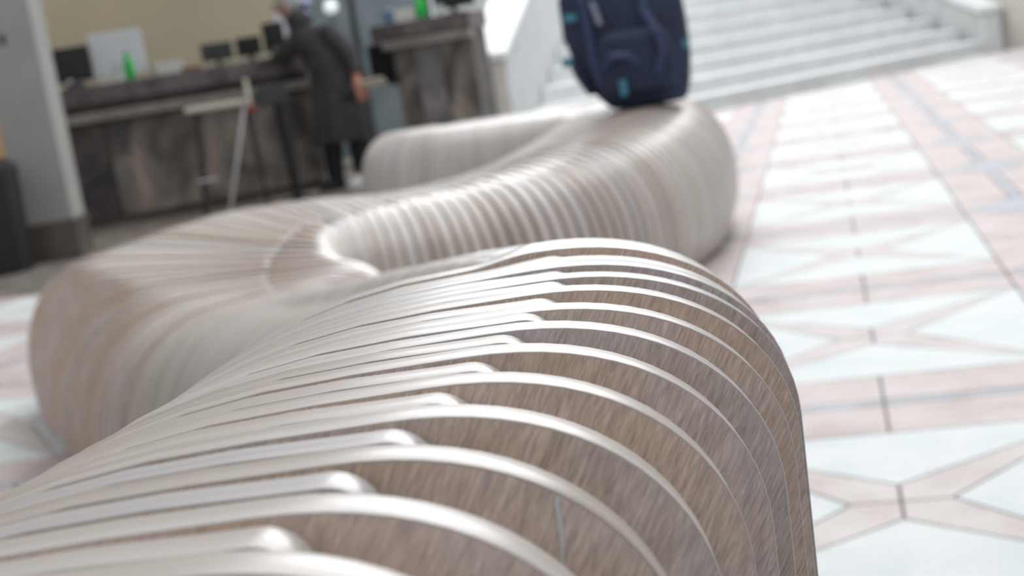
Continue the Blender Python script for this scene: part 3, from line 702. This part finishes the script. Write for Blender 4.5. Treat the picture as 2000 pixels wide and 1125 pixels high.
for v in bm.verts:
    c = v.co.copy(); c.x *= 1.08; c.y *= 0.95
    if c.x < -0.055 and c.z < 0.045: c.x = -0.055 + (c.x + 0.055) * 0.1
    if c.z < -0.05: c.x = max(c.x, -0.01); c.z = -0.05 + (c.z + 0.05) * 1.3
    c += Vector((rng.normal(0, .003), rng.normal(0, .003), rng.normal(0, .003)))
    v.co = c + Vector((-0.222, 0.04, 1.465))
link('hair', finish(bm, 'hair', True), M_HAIR, per)
# coat: torso down to the knees
cr = [(0.03, 0.01, 0.36, 0.215, 0.15), (0.035, 0.01, 0.42, 0.22, 0.16), (0.045, 0.015, 0.60, 0.205, 0.155), (0.045, 0.02, 0.78, 0.195, 0.15), (0.035, 0.02, 0.92, 0.18, 0.145), (0.00, 0.02, 1.04, 0.18, 0.145), (-0.05, 0.03, 1.14, 0.19, 0.14), (-0.09, 0.03, 1.21, 0.165, 0.12), (-0.13, 0.035, 1.27, 0.10, 0.085), (-0.16, 0.04, 1.305, 0.07, 0.065)]
bm = loft(cr, 28, 2.3)
for v in bm.verts:
    if v.co.z < 0.9: v.co.y += 0.012 * math.sin(v.co.x * 60) ; v.co.x += 0.006 * math.sin(v.co.y * 80)
    if v.co.z < 0.35: v.co.z += -0.10 * max(0, -(v.co.x - 0.03)) + 0.02 * math.sin(v.co.x * 25)
link('coat', finish(bm, 'coat', True), M_COAT, per)
bm = bmesh.new()
add_tube(bm, [(-0.13, 0.0, 1.20), (-0.22, 0.0, 1.14), (-0.34, 0.10, 1.055), (-0.39, 0.26, 1.098)], [0.075, 0.078, 0.068, 0.05], 14)
link('coat_sleeve', finish(bm, 'coat_sleeve', True), M_COAT, per)
bm = bmesh.new(); add_tube(bm, [(0.02, -0.03, 1.22), (0.09, -0.06, 1.14), (0.195, -0.085, 0.99), (0.225, -0.125, 0.85)], [0.07, 0.085, 0.068, 0.048], 14)
link('coat_sleeve', finish(bm, 'coat_sleeve', True), M_COAT, per)
bm = bmesh.new(); add_tube(bm, [(-0.115, 0.035, 1.265), (-0.165, 0.04, 1.32), (-0.185, 0.04, 1.365)], [0.10, 0.095, 0.085], 16); link('collar', finish(bm, 'collar', True), M_COAT, per)
for y in (-0.145, ):
    bm = bmesh.new(); add_box(bm, -0.02, 0.12, y - 0.006, y + 0.02, 0.70, 0.72, 0.004, Matrix.Rotation(R(8), 4, 'Y')); link('pocket_flap', finish(bm, 'pocket_flap'), M_TROUS, per)
for sx, fx in ((-0.09, -0.08), (0.09, 0.14)):
    bm = loft([(fx, 0.03, 0.06, 0.062, 0.065), (fx * .96 + .0, 0.02, 0.2, 0.075, 0.075), (0.02 + fx * .9, -0.01, 0.45, 0.088, 0.085), (0.05 + sx, 0.02, 0.78, 0.11, 0.11)], 16)
    link('trouser_leg', finish(bm, 'trouser_leg', True), M_TROUS, per)
    bm = loft([(fx - 0.035, -0.02, 0.0, 0.115, 0.05, R(35)), (fx - 0.035, -0.02, 0.035, 0.12, 0.052, R(35)), (fx - 0.01, 0.0, 0.075, 0.085, 0.048, R(35)), (fx, 0.01, 0.09, 0.06, 0.045, R(35))], 20, 2.4)
    link('shoe', finish(bm, 'shoe', True), M_TROUS if fx < 0 else M_SHOE, per)
# second visitor's scarf seen behind the head is part of the coat's hood
bm = bmesh.new(); add_tube(bm, [(-0.14, 0.10, 1.29), (-0.11, 0.10, 1.36), (-0.09, 0.11, 1.43), (-0.09, 0.12, 1.47)], [0.055, 0.06, 0.05, 0.03], 12); link('scarf', finish(bm, 'scarf', True), M_LILAC, per)
t = empty('clipboard', (PX + 0.33, PY - 0.215, 0.755), R(-6), 'pale clipboard held in the hand of the person in the grey coat', 'clipboard')
bm = bmesh.new(); add_box(bm, -0.09, 0.11, -0.14, 0.10, 0.0, 0.008, 0.002, Matrix.Rotation(R(-14), 4, 'X') @ Matrix.Rotation(R(-4), 4, 'Y')); link('board', finish(bm, 'board'), M_CREAMW, t)
bm = bmesh.new(); add_box(bm, -0.03, 0.03, 0.06, 0.095, 0.009, 0.02, 0.003, Matrix.Rotation(R(-14), 4, 'X') @ Matrix.Rotation(R(-4), 4, 'Y')); link('clip', finish(bm, 'clip'), M_CHROME, t)

# ------------------------------------------------------------------ backpack standing on the bench
BP = (0.595, 5.58, 0.558)
bp = empty('backpack', BP, R(-8), 'navy blue backpack with teal trim standing on the far end of the bench', 'backpack')
br = [(0.045, 0, 0.0, 0.135, 0.085), (0.043, 0, 0.012, 0.155, 0.105), (0.030, 0, 0.07, 0.188, 0.12), (0.006, 0, 0.17, 0.222, 0.13), (-0.01, 0, 0.30, 0.240, 0.13), (-0.015, 0, 0.44, 0.235, 0.12), (-0.015, 0, 0.52, 0.19, 0.10), (-0.015, 0, 0.57, 0.11, 0.07)]
bm = loft(br, 36, 2.8)
for v in bm.verts: v.co.y += 0.006 * math.sin(v.co.x * 40 + v.co.z * 18); v.co.x += 0.004 * math.sin(v.co.z * 45)
link('main_bag', finish(bm, 'main_bag', True), M_NAVY, bp)
bm = loft([(0.03, -0.125, 0.05, 0.10, 0.025), (0.03, -0.14, 0.07, 0.135, 0.05), (0.03, -0.15, 0.17, 0.15, 0.055), (0.02, -0.14, 0.27, 0.135, 0.045), (0.02, -0.125, 0.30, 0.10, 0.02)], 28, 2.8)
for v in bm.verts: v.co.y += 0.005 * math.sin(v.co.x * 60 + v.co.z * 30)
link('front_pocket', finish(bm, 'front_pocket', True), M_NAVY, bp)
for x, sg in ((-0.245, -1), (0.215, 1)):
    bm = loft([(x * .74 + .02, -0.02, 0.07, 0.02, 0.06), (x * .80 + .01, -0.02, 0.14, 0.035, 0.075), (x * .86, -0.02, 0.22, 0.032, 0.07)], 18, 2.4)
    link('side_pocket', finish(bm, 'side_pocket', True), M_NAVY, bp)
    box('pocket_trim', x * .95 - 0.028, x * .95 + 0.028, -0.085, -0.078, 0.19, 0.225, M_CYAN, bp, bev=0.003)
def strap(pts, wd, mt, name='strap'):
    bm = bmesh.new(); th = 0.005; prev = None
    for p in pts:
        x, y, z = p; r = [bm.verts.new((x - wd / 2, y - th, z)), bm.verts.new((x + wd / 2, y - th, z)), bm.verts.new((x + wd / 2, y + th, z)), bm.verts.new((x - wd / 2, y + th, z))]
        if prev:
            for k in range(4): bm.faces.new((prev[k], prev[(k + 1) % 4], r[(k + 1) % 4], r[k]))
        else: bm.faces.new(r)
        prev = r
    bm.faces.new(prev); link(name, finish(bm, name), mt, bp)
strap([(-0.12, -0.155, 0.10), (-0.135, -0.155, 0.2), (-0.14, -0.15, 0.32), (-0.15, -0.14, 0.46)], 0.030, M_NAVY2)
strap([(0.10, -0.215, 0.12), (0.13, -0.215, 0.20), (0.12, -0.205, 0.28), (0.08, -0.17, 0.36), (0.08, -0.145, 0.46)], 0.030, M_NAVY2)
strap([(-0.09, -0.16, 0.33), (-0.11, -0.155, 0.42)], 0.020, M_GSTRAP)
strap([(-0.035, -0.20, 0.055), (-0.035, -0.205, 0.115)], 0.026, M_CYAN, 'logo_tab')
strap([(-0.20, -0.135, 0.36), (-0.20, -0.135, 0.385)], 0.05, M_CYAN, 'logo_tab')
bm = bmesh.new(); add_tube(bm, [(-0.10, -0.19, 0.16), (-0.06, -0.21, 0.205), (0.0, -0.212, 0.20), (0.03, -0.205, 0.16)], [0.012, 0.018, 0.018, 0.010], 10); link('zip_fold', finish(bm, 'zip_fold', True), M_NAVY2, bp)
bm = bmesh.new(); add_tube(bm, [(-0.06, 0.0, 0.56), (-0.05, 0.0, 0.61), (0.02, 0.0, 0.61), (0.03, 0.0, 0.56)], 0.010, 8); link('grab_handle', finish(bm, 'grab_handle', True), M_NAVY2, bp)
